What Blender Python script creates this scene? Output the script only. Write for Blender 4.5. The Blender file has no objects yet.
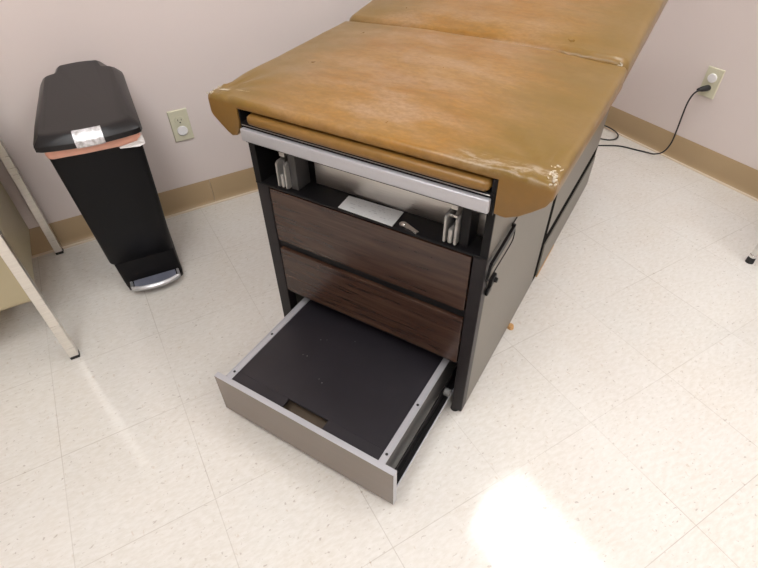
import bpy, bmesh, math, random
from mathutils import Vector, Matrix, noise
R = math.radians
sc = bpy.context.scene
col = sc.collection
random.seed(4)

# ------------------------------------------------------------------ helpers
def link(o, parent=None):
    col.objects.link(o)
    if parent is not None:
        o.parent = parent
    return o

def finish(name, bm, m, parent=None, smooth=None, sub=0, recalc=True):
    if recalc:
        bmesh.ops.recalc_face_normals(bm, faces=bm.faces)
    me = bpy.data.meshes.new(name)
    bm.to_mesh(me); bm.free()
    for mm in (m if isinstance(m, (list, tuple)) else [m]):
        me.materials.append(mm)
    if smooth is not None:
        for p in me.polygons:
            p.use_smooth = True
        try:
            me.set_sharp_from_angle(angle=R(smooth))
        except Exception:
            pass
    o = bpy.data.objects.new(name, me)
    link(o, parent)
    if sub:
        s = o.modifiers.new('subdivision', 'SUBSURF'); s.levels = sub; s.render_levels = sub
    return o

def thing(name, label, cat, loc=(0, 0, 0), rz=0.0, group=None):
    o = bpy.data.objects.new(name, None)
    o.empty_display_size = 0.1
    link(o)
    o.location = loc; o.rotation_euler = (0, 0, rz)
    o['label'] = label; o['category'] = cat
    if group: o['group'] = group
    return o

def struct(o):
    o['kind'] = 'structure'; return o

def box(bm, x0, x1, y0, y1, z0, z1, bev=0.0, seg=2, mi=0, rot=None):
    r = bmesh.ops.create_cube(bm, size=1.0)
    vs = r['verts']
    for v in vs:
        v.co = Vector(((x0 + x1) / 2 + v.co.x * (x1 - x0), (y0 + y1) / 2 + v.co.y * (y1 - y0), (z0 + z1) / 2 + v.co.z * (z1 - z0)))
    fs = set(f for v in vs for f in v.link_faces)
    for f in fs: f.material_index = mi
    if bev > 0:
        es = list(set(e for v in vs for e in v.link_edges))
        rr = bmesh.ops.bevel(bm, geom=es, offset=bev, offset_type='OFFSET', segments=seg, profile=0.5, affect='EDGES')
        for f in rr['faces']: f.material_index = mi

def slab(bm, corners, z0, z1, mi=0):
    """vertical extrusion of a polygon"""
    b = [bm.verts.new((x, y, z0)) for x, y in corners]
    t = [bm.verts.new((x, y, z1)) for x, y in corners]
    n = len(corners)
    fs = [bm.faces.new(b[::-1]), bm.faces.new(t)]
    for i in range(n):
        fs.append(bm.faces.new((b[i], b[(i + 1) % n], t[(i + 1) % n], t[i])))
    for f in fs: f.material_index = mi

def rings(bm, rs, cap0=True, cap1=True, mi=0):
    """loft closed rings of 3D points"""
    vr = [[bm.verts.new(p) for p in r] for r in rs]
    n = len(rs[0])
    for a, b in zip(vr, vr[1:]):
        for i in range(n):
            f = bm.faces.new((a[i], a[(i + 1) % n], b[(i + 1) % n], b[i])); f.material_index = mi
    if cap0: bm.faces.new(vr[0][::-1]).material_index = mi
    if cap1: bm.faces.new(vr[-1]).material_index = mi

def cyl(bm, p0, p1, r0, r1=None, n=20, mi=0):
    p0 = Vector(p0); p1 = Vector(p1); r1 = r0 if r1 is None else r1
    d = (p1 - p0).normalized()
    a = d.orthogonal().normalized(); b = d.cross(a)
    rs = []
    for p, r in ((p0, r0), (p1, r1)):
        rs.append([p + (a * math.cos(2 * math.pi * i / n) + b * math.sin(2 * math.pi * i / n)) * r for i in range(n)])
    rings(bm, rs, mi=mi)

def tube(bm, pts, r, n=10, mi=0):
    pts = [Vector(p) for p in pts]
    rs = []; up = None
    for i, p in enumerate(pts):
        d = (pts[min(i + 1, len(pts) - 1)] - pts[max(i - 1, 0)]).normalized()
        if up is None: up = d.orthogonal().normalized()
        a = (up - d * up.dot(d)).normalized(); up = a
        b = d.cross(a)
        rs.append([p + (a * math.cos(2 * math.pi * k / n) + b * math.sin(2 * math.pi * k / n)) * r for k in range(n)])
    rings(bm, rs, mi=mi)

def spline(pts, k=8):
    pts = [Vector(p) for p in pts]
    P = [pts[0] * 2 - pts[1]] + pts + [pts[-1] * 2 - pts[-2]]
    out = []
    for i in range(1, len(P) - 2):
        for j in range(k):
            t = j / k
            a, b, c, d = P[i - 1], P[i], P[i + 1], P[i + 2]
            out.append(0.5 * ((2 * b) + (c - a) * t + (2 * a - 5 * b + 4 * c - d) * t * t + (3 * b - a - 3 * c + d) * t ** 3))
    out.append(pts[-1])
    return out

# ------------------------------------------------------------------ materials
class Mat:
    def __init__(self, name, color=(0.5, 0.5, 0.5), rough=0.5, metal=0.0, spec=0.5, **kw):
        self.m = bpy.data.materials.new(name); self.m.use_nodes = True
        self.nt = self.m.node_tree
        self.b = self.nt.nodes['Principled BSDF']
        self.b.inputs['Base Color'].default_value = (*color, 1)
        self.b.inputs['Roughness'].default_value = rough
        self.b.inputs['Metallic'].default_value = metal
        self.b.inputs['Specular IOR Level'].default_value = spec
        for k, v in kw.items():
            self.b.inputs[k].default_value = v
    def n(self, t, **kw):
        nd = self.nt.nodes.new(t)
        for k, v in kw.items():
            if k in nd.inputs.keys(): nd.inputs[k].default_value = v
            else: setattr(nd, k, v)
        return nd
    def l(self, a, b): self.nt.links.new(a, b)
    def coord(self, scale=(1, 1, 1), rot=(0, 0, 0), loc=(0, 0, 0)):
        tc = self.n('ShaderNodeTexCoord'); mp = self.n('ShaderNodeMapping')
        mp.inputs['Scale'].default_value = scale; mp.inputs['Rotation'].default_value = rot; mp.inputs['Location'].default_value = loc
        self.l(tc.outputs['Object'], mp.inputs['Vector'])
        return mp.outputs['Vector']
    def noise(self, vec, scale, detail=3, rough=0.5, dist=0.0):
        nd = self.n('ShaderNodeTexNoise'); nd.inputs['Scale'].default_value = scale
        nd.inputs['Detail'].default_value = detail; nd.inputs['Roughness'].default_value = rough
        nd.inputs['Distortion'].default_value = dist
        self.l(vec, nd.inputs['Vector']); return nd.outputs['Fac']
    def ramp(self, fac, stops, interp='LINEAR'):
        r = self.n('ShaderNodeValToRGB'); cr = r.color_ramp; cr.interpolation = interp
        while len(cr.elements) < len(stops): cr.elements.new(0.5)
        for e, (p, c) in zip(cr.elements, stops):
            e.position = p
            e.color = (c, c, c, 1) if not hasattr(c, '__len__') else (*c, 1)
        self.l(fac, r.inputs['Fac']); return r.outputs['Color']
    def mix(self, fac, a, b, mode='MIX'):
        m = self.n('ShaderNodeMix'); m.data_type = 'RGBA'; m.blend_type = mode
        for s, v in ((0, fac), (6, a), (7, b)):
            if isinstance(v, bpy.types.NodeSocket): self.l(v, m.inputs[s])
            elif hasattr(v, '__len__'): m.inputs[s].default_value = (*v, 1)
            else: m.inputs[s].default_value = v
        return m.outputs[2]
    def math(self, op, a, b=0.0, clamp=False):
        m = self.n('ShaderNodeMath', operation=op); m.use_clamp = clamp
        for i, v in enumerate((a, b)):
            if isinstance(v, bpy.types.NodeSocket): self.l(v, m.inputs[i])
            else: m.inputs[i].default_value = v
        return m.outputs[0]
    def maprange(self, v, a, b, c=0.0, d=1.0, smooth=True):
        m = self.n('ShaderNodeMapRange'); m.interpolation_type = 'SMOOTHSTEP' if smooth else 'LINEAR'
        self.l(v, m.inputs[0])
        for i, x in enumerate((a, b, c, d)): m.inputs[i + 1].default_value = x
        return m.outputs[0]
    def color(self, s): self.l(s, self.b.inputs['Base Color'])
    def rough(self, s): self.l(s, self.b.inputs['Roughness'])
    def bump(self, h, strength=0.2, dist=0.002):
        b = self.n('ShaderNodeBump'); b.inputs['Strength'].default_value = strength; b.inputs['Distance'].default_value = dist
        self.l(h, b.inputs['Height']); self.l(b.outputs['Normal'], self.b.inputs['Normal'])

def simple(name, color, rough=0.5, metal=0.0, grain=0.0, gscale=60, spec=0.5, bump=0.0, **kw):
    M = Mat(name, color, rough, metal, spec, **kw)
    v = M.coord()
    nf = M.noise(v, gscale, 4)
    if grain:
        M.color(M.mix(nf, tuple(c * (1 - grain) for c in color), tuple(min(1, c * (1 + grain)) for c in color)))
    if bump: M.bump(nf, bump, 0.001)
    return M.m

TILE = 0.3048

def mat_floor():
    M = Mat('vinyl_floor_tile', rough=0.12, spec=0.55)
    tc = M.n('ShaderNodeTexCoord')
    sep = M.n('ShaderNodeSeparateXYZ'); M.l(tc.outputs['Object'], sep.inputs[0])
    def seam(s):
        d = M.math('DIVIDE', s, TILE)
        f = M.math('FRACT', d)
        dd = M.math('ABSOLUTE', M.math('SUBTRACT', f, 0.5))
        return M.maprange(dd, 0.5 - 0.0045, 0.5 - 0.0012, 0, 1), M.math('FLOOR', d)
    sx, ix = seam(sep.outputs['X']); sy, iy = seam(sep.outputs['Y'])
    # per tile variation
    cb = M.n('ShaderNodeCombineXYZ'); M.l(ix, cb.inputs[0]); M.l(iy, cb.inputs[1])
    wn = M.n('ShaderNodeTexWhiteNoise'); wn.noise_dimensions = '3D'; M.l(cb.outputs[0], wn.inputs['Vector'])
    base = M.mix(wn.outputs['Value'], (0.615, 0.594, 0.545), (0.650, 0.628, 0.580))
    v0 = M.coord((1, 1, 1))
    cloud = M.ramp(M.noise(v0, 5, 3), [(0.35, 0.0), (0.7, 1.0)])
    base = M.mix(cloud, base, (0.615, 0.580, 0.520))
    v1 = M.coord((1, 2.6, 1), (0, 0, R(35)))
    mott = M.ramp(M.noise(v1, 48, 4, 0.6), [(0.38, 0.0), (0.62, 1.0)])
    base = M.mix(M.math('MULTIPLY', mott, 0.40), base, (0.75, 0.735, 0.71))
    # dark flecks
    v2 = M.coord((1, 1.7, 1), (0, 0, R(60)))
    dk = M.ramp(M.noise(v2, 78, 2, 0.5, 0.4), [(0.665, 0.0), (0.72, 1.0)])
    base = M.mix(M.math('MULTIPLY', dk, 0.52), base, (0.30, 0.25, 0.20))
    v3 = M.coord((2.2, 1, 1), (0, 0, R(-20)), (3, 1, 0))
    dk2 = M.ramp(M.noise(v3, 50, 2, 0.5, 0.3), [(0.68, 0.0), (0.73, 1.0)])
    base = M.mix(M.math('MULTIPLY', dk2, 0.30), base, (0.42, 0.30, 0.19))
    sm = M.math('MAXIMUM', sx, sy)
    brk = M.ramp(M.noise(M.coord((1, 1, 1), (0, 0, 0), (7, 2, 0)), 3.0, 2), [(0.35, 0.25), (0.65, 1.0)])
    sm = M.math('MULTIPLY', sm, brk)
    base = M.mix(M.math('MULTIPLY', sm, 0.46), base, (0.27, 0.22, 0.165))
    M.color(base)
    rr = M.maprange(M.noise(v0, 9, 4, 0.6), 0.25, 0.75, 0.085, 0.13, False)
    M.rough(rr)
    h = M.math('SUBTRACT', M.noise(v0, 14, 2), M.math('MULTIPLY', sm, 0.8))
    M.bump(h, 0.06, 0.002)
    return M.m

def mat_wall():
    M = Mat('painted_wall', rough=0.55, spec=0.35)
    v = M.coord()
    c = M.mix(M.noise(v, 1.2, 2), (0.665, 0.592, 0.562), (0.680, 0.606, 0.576))
    M.color(c)
    M.bump(M.noise(v, 220, 3), 0.12, 0.001)
    return M.m

def mat_base():
    M = Mat('tan_rubber_cove_base', rough=0.42)
    v = M.coord((1, 1, 1))
    M.color(M.mix(M.noise(v, 6, 4), (0.345, 0.245, 0.135), (0.405, 0.295, 0.170)))
    return M.m

def mat_vinyl():
    M = Mat('worn_brown_vinyl', rough=0.36, spec=0.42)
    tc = M.n('ShaderNodeTexCoord')
    sep = M.n('ShaderNodeSeparateXYZ'); M.l(tc.outputs['Object'], sep.inputs[0])
    v = M.coord()
    big = M.noise(M.coord((1, 2.0, 1)), 3.6, 7, 0.65, 0.0)
    c = M.ramp(big, [(0.30, (0.215, 0.082, 0.007)), (0.44, (0.270, 0.118, 0.014)), (0.58, (0.290, 0.143, 0.028)), (0.74, (0.305, 0.172, 0.055))])
    # streaks that run across the seat
    sa = M.noise(M.coord((1, 3.0, 1), (0, 0, 0), (0.7, 0, 0)), 9, 6, 0.65, 0.0)
    c = M.mix(M.math('MULTIPLY', M.maprange(sa, 0.34, 0.62), 0.55), c, (0.305, 0.172, 0.055))
    sb = M.noise(M.coord((1, 2.4, 1), (0, 0, R(6)), (0, 0.4, 0)), 24, 5, 0.65, 0.0)
    c = M.mix(M.math('MULTIPLY', M.maprange(sb, 0.40, 0.68), 0.52), c, (0.190, 0.092, 0.014))
    # olive age at the sides
    du = M.math('ABSOLUTE', M.math('SUBTRACT', sep.outputs['X'], 0.298))
    e = M.math('ADD', du, M.math('MULTIPLY', M.math('SUBTRACT', M.noise(M.coord((1, 2.5, 1)), 4, 9, 0.7), 0.5), 0.45))
    c = M.mix(M.math('MULTIPLY', M.maprange(e, 0.11, 0.34), 0.88), c, (0.165, 0.104, 0.022))
    # rubbed pale wear in the middle of the seat
    st = M.noise(M.coord((1.0, 2.3, 1), (0, 0, R(-8)), (0.3, 0.1, 0)), 5.5, 6, 0.62, 0.0)
    st = M.maprange(st, 0.42, 0.72)
    mid = M.maprange(M.math('ABSOLUTE', M.math('SUBTRACT', sep.outputs['X'], 0.26)), 0.10, 0.36, 1.0, 0.15)
    c = M.mix(M.math('MULTIPLY', M.math('MULTIPLY', st, mid), 0.72), c, (0.36, 0.235, 0.145))
    # darker brown on the hanging edge faces, their shade painted into the colour
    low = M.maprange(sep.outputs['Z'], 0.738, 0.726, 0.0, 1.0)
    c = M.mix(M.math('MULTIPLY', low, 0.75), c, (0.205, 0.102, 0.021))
    sc2 = M.noise(M.coord((1, 1.6, 1), (0, 0, R(20))), 85, 3, 0.5)
    c = M.mix(M.math('MULTIPLY', M.maprange(sc2, 0.34, 0.68, 0.0, 1.0, False), 0.42), c, (0.17, 0.095, 0.025))
    # cracked, whitened edge near the front right corner, with a pale sheen painted in
    wx = M.maprange(sep.outputs['X'], 0.46, 0.56); wy = M.maprange(M.math('ABSOLUTE', M.math('ADD', sep.outputs['Y'], -0.006)), 0.007, 0.026, 1.0, 0.0)
    wz = M.maprange(sep.outputs['Z'], 0.726, 0.736)
    wn = M.maprange(M.noise(M.coord((1, 2.5, 1)), 24, 6, 0.7), 0.44, 0.62)
    c = M.mix(M.math('MULTIPLY', M.math('MULTIPLY', wx, wn), M.math('MULTIPLY', M.math('MULTIPLY', wy, wz), 0.48)), c, (0.50, 0.43, 0.35))
    M.color(c)
    M.rough(M.maprange(M.noise(v, 30, 3, 0.5), 0.25, 0.75, 0.27, 0.37, False))
    M.bump(M.noise(v, 26, 1, 0.5), 0.10, 0.001)
    return M.m

def mat_walnut(name='walnut_laminate', painted_sheen=0.0):
    M = Mat(name, rough=0.26, spec=0.42, **{'Coat Weight': 0.10, 'Coat Roughness': 0.16, 'Coat IOR': 1.5})
    v = M.coord((1.1, 1, 15), (0, R(2), 0))
    g = M.noise(v, 4.0, 6, 0.62, 0.7)
    c = M.ramp(g, [(0.28, (0.026, 0.012, 0.008)), (0.45, (0.038, 0.018, 0.012)), (0.58, (0.054, 0.028, 0.018)), (0.76, (0.080, 0.045, 0.029))])
    f = M.noise(M.coord((2, 1, 160)), 5, 3)
    c = M.mix(M.math('MULTIPLY', M.maprange(f, 0.45, 0.7), 0.35), c, (0.045, 0.022, 0.014))
    if painted_sheen: c = M.mix(painted_sheen, c, (0.215, 0.182, 0.152))  # taupe mixed into the walnut paints the bright floor's reflection
    M.color(c)
    return M.m

def mat_brushed(name, color, rough, axis=(120, 3, 3), amt=0.12):
    M = Mat(name, color, rough, 1.0)
    v = M.coord(axis)
    n = M.noise(v, 4, 3)
    M.color(M.mix(n, tuple(c * (1 - amt) for c in color), tuple(min(1, c * (1 + amt)) for c in color)))
    M.rough(M.ramp(n, [(0.2, max(0.02, rough - 0.08)), (0.8, rough + 0.08)]))
    return M.m

def mat_emit(name, color, s):
    M = Mat(name, (0.8, 0.8, 0.8), 0.4)
    M.b.inputs['Emission Color'].default_value = (*color, 1)
    M.b.inputs['Emission Strength'].default_value = s
    v = M.coord((60, 60, 60)); M.bump(M.noise(v, 3, 1), 0.1, 0.001)
    return M.m

m_floor = mat_floor(); m_wall = mat_wall(); m_base = mat_base()
m_vinyl = mat_vinyl(); m_walnut = mat_walnut(); m_sheenwood = mat_walnut('walnut_painted_sheen', 0.80)
m_ceil = simple('ceiling_tile', (0.72, 0.70, 0.66), 0.8, grain=0.05, gscale=90, bump=0.3)
m_caulk = simple('cream_base_toe', (0.60, 0.50, 0.38), 0.4, grain=0.06)
m_black = simple('black_frame_enamel', (0.0085, 0.0078, 0.0082), 0.40, grain=0.25, gscale=50, spec=0.15)
m_trimblack = simple('matte_black_rubber_trim', (0.010, 0.009, 0.009), 0.95, spec=0.02)
m_post = simple('brown_black_post_enamel', (0.017, 0.014, 0.015), 0.38, grain=0.2, gscale=50, spec=0.2)
m_board = simple('black_step_board', (0.013, 0.0110, 0.0145), 0.42, grain=0.35, gscale=14, bump=0.08)
m_taupe = simple('taupe_side_laminate', (0.172, 0.158, 0.132), 0.42, grain=0.05, gscale=45)
m_raw = simple('raw_particle_board', (0.52, 0.30, 0.12), 0.8, grain=0.4, gscale=160, bump=0.4)
m_alu = mat_brushed('brushed_aluminium', (0.78, 0.77, 0.78), 0.36)
m_alusatin = simple('satin_silver_trim', (0.48, 0.48, 0.505), 0.40, 0.4, grain=0.04, gscale=200)
m_plate = mat_brushed('dull_steel_plate', (0.62, 0.60, 0.57), 0.34, (6, 3, 90))
m_chrome = simple('worn_chrome', (0.74, 0.73, 0.71), 0.22, 1.0, grain=0.06)
m_steel = mat_brushed('zinc_slide_steel', (0.45, 0.43, 0.41), 0.35, (3, 90, 3))
m_paper = None
m_binbody = simple('black_bin_plastic', (0.0045, 0.0043, 0.0052), 0.5, grain=0.2, gscale=300, bump=0.15, spec=0.2)
m_lid = simple('charcoal_lid_plastic', (0.0085, 0.0078, 0.0085), 0.36, grain=0.15, gscale=240, bump=0.08, spec=0.38)
m_bag = simple('salmon_bin_liner', (0.80, 0.42, 0.31), 0.4, grain=0.12, gscale=40, bump=0.4)
m_whitebag = simple('white_liner_corner', (0.75, 0.72, 0.70), 0.4, grain=0.1, gscale=60, bump=0.4)
m_ivory = simple('ivory_outlet_plastic', (0.58, 0.56, 0.42), 0.38, grain=0.02)
m_whitecap = simple('white_plastic_cap', (0.75, 0.74, 0.74), 0.4, grain=0.02)
m_dark = simple('dark_slot', (0.02, 0.018, 0.015), 0.6, grain=0.1)
m_cord = simple('black_cord_rubber', (0.012, 0.011, 0.011), 0.5, grain=0.1)
m_rubber = simple('black_rubber', (0.012, 0.012, 0.012), 0.6, grain=0.1)
m_desk = simple('putty_desk_enamel', (0.43, 0.37, 0.235), 0.4, grain=0.04, gscale=30)
m_desktop = simple('tan_desk_top', (0.42, 0.33, 0.22), 0.45, grain=0.06)
m_deskleg = mat_brushed('satin_leg_metal', (0.78, 0.75, 0.70), 0.33, (3, 3, 60))
m_stuffing = simple('white_torn_backing', (0.46, 0.40, 0.31), 0.9, grain=0.5, gscale=200, bump=0.6)
m_wear = simple('cracked_pale_vinyl_wear', (0.66, 0.58, 0.50), 0.5, grain=0.2, gscale=90, bump=0.5)
m_stir = simple('dull_stirrup_metal', (0.40, 0.39, 0.37), 0.35, 0.5, grain=0.1)
m_gun = simple('gunmetal_housing', (0.045, 0.043, 0.042), 0.4, grain=0.15, gscale=40)
m_roller = simple('grey_nylon_roller', (0.14, 0.14, 0.135), 0.5, grain=0.05)
m_seatblack = simple('black_stool_vinyl', (0.02, 0.02, 0.02), 0.4, grain=0.1)
m_fixture = simple('white_light_frame', (0.8, 0.8, 0.78), 0.4, grain=0.02)

def mat_paper():
    M = Mat('printed_metal_label', (0.62, 0.62, 0.60), 0.38, 0.15)
    tc = M.n('ShaderNodeTexCoord'); sep = M.n('ShaderNodeSeparateXYZ'); M.l(tc.outputs['Object'], sep.inputs[0])
    ln = M.math('FRACT', M.math('MULTIPLY', sep.outputs['Y'], 150))
    ln = M.math('LESS_THAN', ln, 0.30)
    wd = M.ramp(M.noise(M.coord((130, 150, 1)), 1.0, 2), [(0.50, 0.0), (0.56, 1.0)], 'CONSTANT')
    edge = M.math('MULTIPLY', M.math('LESS_THAN', M.math('ABSOLUTE', M.math('SUBTRACT', sep.outputs['X'], 0.305)), 0.055),
                  M.math('LESS_THAN', M.math('ABSOLUTE', M.math('SUBTRACT', sep.outputs['Y'], 0.028)), 0.020))
    f = M.math('MULTIPLY', M.math('MULTIPLY', ln, wd), M.math('MULTIPLY', edge, 0.45))
    M.color(M.mix(f, (0.66, 0.66, 0.65), (0.22, 0.22, 0.22)))
    return M.m
m_paper = mat_paper()

def mat_sticker():
    M = Mat('worn_silver_sticker', (0.6, 0.6, 0.6), 0.35, 0.4)
    sp = M.noise(M.coord((1, 1, 1)), 70, 3, 0.6)
    M.color(M.ramp(sp, [(0.36, (0.36, 0.35, 0.34)), (0.50, (0.56, 0.56, 0.57)), (0.7, (0.80, 0.80, 0.82))]))
    return M.m
m_sticker = mat_sticker()

# ------------------------------------------------------------------ room
XR, YB, XL, YF, H = 2.315, 0.335, -2.1, -3.3, 2.55
bm = bmesh.new(); box(bm, XL, XR, YF, YB, -0.05, 0.0); struct(finish('floor', bm, m_floor))
bm = bmesh.new(); box(bm, XL, XR, YF, YB, H, H + 0.05); struct(finish('ceiling', bm, m_ceil))
bm = bmesh.new(); box(bm, XL - 0.1, XR + 0.1, YB, YB + 0.1, -0.05, H + 0.05); struct(finish('wall_back', bm, m_wall))
bm = bmesh.new(); box(bm, XL - 0.1, XR + 0.1, YF - 0.1, YF, -0.05, H + 0.05); struct(finish('wall_front', bm, m_wall))
bm = bmesh.new(); box(bm, XR, XR + 0.1, YF, YB, -0.05, H + 0.05); struct(finish('wall_right', bm, m_wall))
bm = bmesh.new(); box(bm, XL - 0.1, XL, YF, YB, -0.05, H + 0.05); struct(finish('wall_left', bm, m_wall))

def cove(name, a, b, inward, seams=()):
    """rubber cove base: flat back with a small curved toe; a,b endpoints on the wall line"""
    a = Vector((*a, 0)); b = Vector((*b, 0)); n = Vector((*inward, 0))
    prof = [(0, 0.108), (0.0025, 0.109), (0.004, 0.106), (0.0045, 0.03), (0.006, 0.018), (0.010, 0.010), (0.013, 0.0075), (0, 0.0075)]
    bm = bmesh.new()
    cuts = [0.0] + list(seams) + [1.0]
    for s, e in zip(cuts, cuts[1:]):
        L = (b - a).length; g = 0.0007 / L
        p, q = a + (b - a) * (s + (g if s > 0 else 0)), a + (b - a) * (e - (g if e < 1 else 0))
        rs = [[w + n * x + Vector((0, 0, z)) for x, z in prof] for w in (p, q)]
        rings(bm, rs)
    struct(finish('baseboard_' + name, bm, m_base, smooth=40))
    bm = bmesh.new()
    prof = [(0, 0.0075), (0.013, 0.0075), (0.0175, 0.004), (0.018, 0.0), (0, 0.0)]
    rings(bm, [[w + n * x + Vector((0, 0, z)) for x, z in prof] for w in (a, b)])
    struct(finish('trim_' + {'back': '1', 'right': '2', 'left': '3', 'front': '4'}[name], bm, m_caulk, smooth=40))
LB = XR - XL
cove('back', (XL, YB), (XR, YB), (0, -1), seams=((0.372 - XL) / LB,))
cove('right', (XR, YB), (XR, YF), (-1, 0))
cove('left', (XL, YF), (XL, YB), (1, 0))
cove('front', (XR, YF), (XL, YF), (0, 1))

# ------------------------------------------------------------------ ceiling lights
m_lamp = mat_emit('light_diffuser', (0.975, 0.985, 1.0), 1.0)
def troffer(x, y, label, strength=None):
    t = thing('ceiling_light', label, 'ceiling light', (x, y, H - 0.012), 0, 'ceiling troffer lights')
    bm = bmesh.new()
    w, l = 0.30, 0.61
    box(bm, -w - .02, w + .02, -l - .02, -l, 0, 0.012); box(bm, -w - .02, w + .02, l, l + .02, 0, 0.012)
    box(bm, -w - .02, -w, -l, l, 0, 0.012); box(bm, w, w + .02, -l, l, 0, 0.012)
    finish('light_frame', bm, m_fixture, t)
    bm = bmesh.new(); box(bm, -w, w, -l, l, 0.004, 0.010)
    finish('diffuser', bm, m_lamp, t)
    return t
m_lamp.node_tree.nodes['Principled BSDF'].inputs['Emission Strength'].default_value = 11.0
troffer(1.62, -1.10, 'white flat ceiling light above the right side of the examination table')
troffer(-0.30, -1.10, 'white flat ceiling light above the desk side of the room')
troffer(1.62, -2.60, 'white flat ceiling light behind the camera on the stool side')
troffer(-0.42, -2.60, 'white flat ceiling light behind the camera on the left side')

# ------------------------------------------------------------------ examination table
TA = R(-61.078)
table = thing('examination_table', 'medical examination table with worn brown vinyl cushions and an open bottom step drawer', 'examination table',
              (0.3497, -0.5085, 0.0), TA)
W = 0.59; V1 = 0.606; V2 = 1.323; ZT = 0.70; Z0 = 0.012; ZS = 0.5421

# side panels (front cabinet)
for nm, u0, u1 in (('side_panel', 0.0, 0.014), ('side_panel', W - 0.014, W)):
    bm = bmesh.new(); box(bm, u0, u1, 0.0035, V1 - 0.022, Z0, ZT, 0.0012, 1)
    o = finish(nm, bm, m_taupe, table)
# rear cabinet: base panels below the reveal and upper panels above it
for nm, u0, u1 in (('rear_side_panel', 0.0, 0.014), ('rear_side_panel', W - 0.014, W)):
    bm = bmesh.new(); box(bm, u0, u1, V1 + 0.026, V2, 0.1900, ZT, 0.001, 1)
    finish(nm, bm, m_taupe, table)
for nm, u0, u1 in (('base_panel', -0.002, 0.014), ('base_panel', W - 0.014, W + 0.003)):
    bm = bmesh.new(); box(bm, u0, u1, V1 + 0.026, V2, 0.010, 0.1420, 0.001, 1)
    o = finish(nm, bm, m_taupe, table)
    e0, e1 = (u0, u0 + 0.004) if u0 < 0.1 else (u1 - 0.004, u1 + 0.0008)
    bm = bmesh.new()
    pts = []
    N = 26
    lo = [bm.verts.new((e1, V1 + 0.0265 + 0.20 * i / N, 0.004)) for i in range(N + 1)]
    hi = [bm.verts.new((e1, V1 + 0.0265 + 0.20 * i / N, 0.013 + 0.006 * max(0, noise.noise(Vector((i * 0.45, 2.2, 0)))) * (1 - i / N) + 0.004 * (1 - i / N))) for i in range(N + 1)]
    lo2 = [bm.verts.new((e0, v.co.y, v.co.z)) for v in lo]; hi2 = [bm.verts.new((e0, v.co.y, v.co.z)) for v in hi]
    for i in range(N):
        for a, b in ((lo, hi), (hi, hi2), (hi2, lo2), (lo2, lo)):
            bm.faces.new((a[i], a[i + 1], b[i + 1], b[i]))
    bm.faces.new((lo[0], hi[0], hi2[0], lo2[0])); bm.faces.new((lo[-1], hi[-1], hi2[-1], lo2[-1]))
    c = finish('chipped_edge', bm, m_raw, o)
    c['label'] = 'bare orange particle board where the bottom edge is chipped'
# dark core that shows in the reveals
bm = bmesh.new()
box(bm, 0.0145, W - 0.0145, V1 - 0.012, V2 - 0.002, 0.03, ZT - 0.002)
box(bm, W - 0.0145, W - 0.0008, V1 - 0.0222, V1 + 0.0262, 0.012, ZT - 0.002)
box(bm, 0.0008, 0.0145, V1 - 0.0222, V1 + 0.0262, 0.012, ZT - 0.002)
box(bm, W - 0.0145, W - 0.0012, V1 + 0.020, V2 - 0.002, 0.140, 0.192)
box(bm, 0.0012, 0.0145, V1 + 0.020, V2 - 0.002, 0.140, 0.192)
finish('core_frame', bm, m_trimblack, table)
bm = bmesh.new(); box(bm, 0.0145, W - 0.0145, 0.10, V2 - 0.01, 0.686, ZT); finish('top_board', bm, m_black, table)
bm = bmesh.new(); box(bm, 0.0, W, V2, V2 + 0.006, 0.012, ZT, 0.001, 1); finish('rear_panel', bm, m_taupe, table)

# front frame: posts and rails (below the shelf)
bm = bmesh.new()
box(bm, 0.0, 0.036, 0.0, 0.030, Z0, ZS - 0.0065, 0.0012, 1)
finish('front_post', bm, m_post, table)
bm = bmesh.new()
box(bm, 0.5605, W, 0.0, 0.030, Z0, ZS - 0.0065, 0.0012, 1)
finish('front_post', bm, m_post, table)
bm = bmesh.new()
box(bm, 0.036, 0.5605, 0.006, 0.030, 0.355, 0.3785)
box(bm, 0.036, 0.5605, 0.006, 0.030, 0.190, 0.2000)
box(bm, 0.036, 0.5605, 0.010, 0.030, 0.5335, ZS - 0.0055)
box(bm, 0.036, 0.040, 0.008, 0.03, 0.19, 0.53); box(bm, 0.5585, 0.5605, 0.008, 0.03, 0.19, 0.53)
finish('front_rail', bm, m_black, table)
# upper bay: shelf, cheeks, back, metal plate
bm = bmesh.new(); box(bm, 0.0, W, -0.002, 0.075, ZS - 0.006, ZS, 0.0015, 2); finish('shelf', bm, m_black, table)
bm = bmesh.new()
box(bm, 0.0, 0.018, 0.0, 0.0035, ZS, 0.685); box(bm, W - 0.016, W, 0.0, 0.0035, ZS, 0.685)
box(bm, 0.0142, 0.018, 0.002, 0.075, ZS, 0.655); box(bm, 0.574, 0.5758, 0.002, 0.075, ZS, 0.655)
box(bm, 0.0142, 0.5758, 0.066, 0.075, ZS, 0.655)
finish('bay_lining', bm, m_black, table)
bm = bmesh.new(); box(bm, 0.135, 0.5735, 0.060, 0.0658, ZS + 0.0002, 0.650, 0.001, 1); finish('bay_back_plate', bm, m_plate, table)
# drawers (closed)
for zb, zt in ((0.3803, 0.5326), (0.2031, 0.3527)):
    bm = bmesh.new(); box(bm, 0.041, 0.5576, -0.002, 0.014, zb, zt, 0.0012, 2)
    d = finish('drawer', bm, m_walnut, table)
    bm = bmesh.new(); box(bm, 0.06, 0.54, 0.0145, 0.50, zb + 0.01, zt - 0.03)
    finish('drawer_box', bm, m_black, d)
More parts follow.
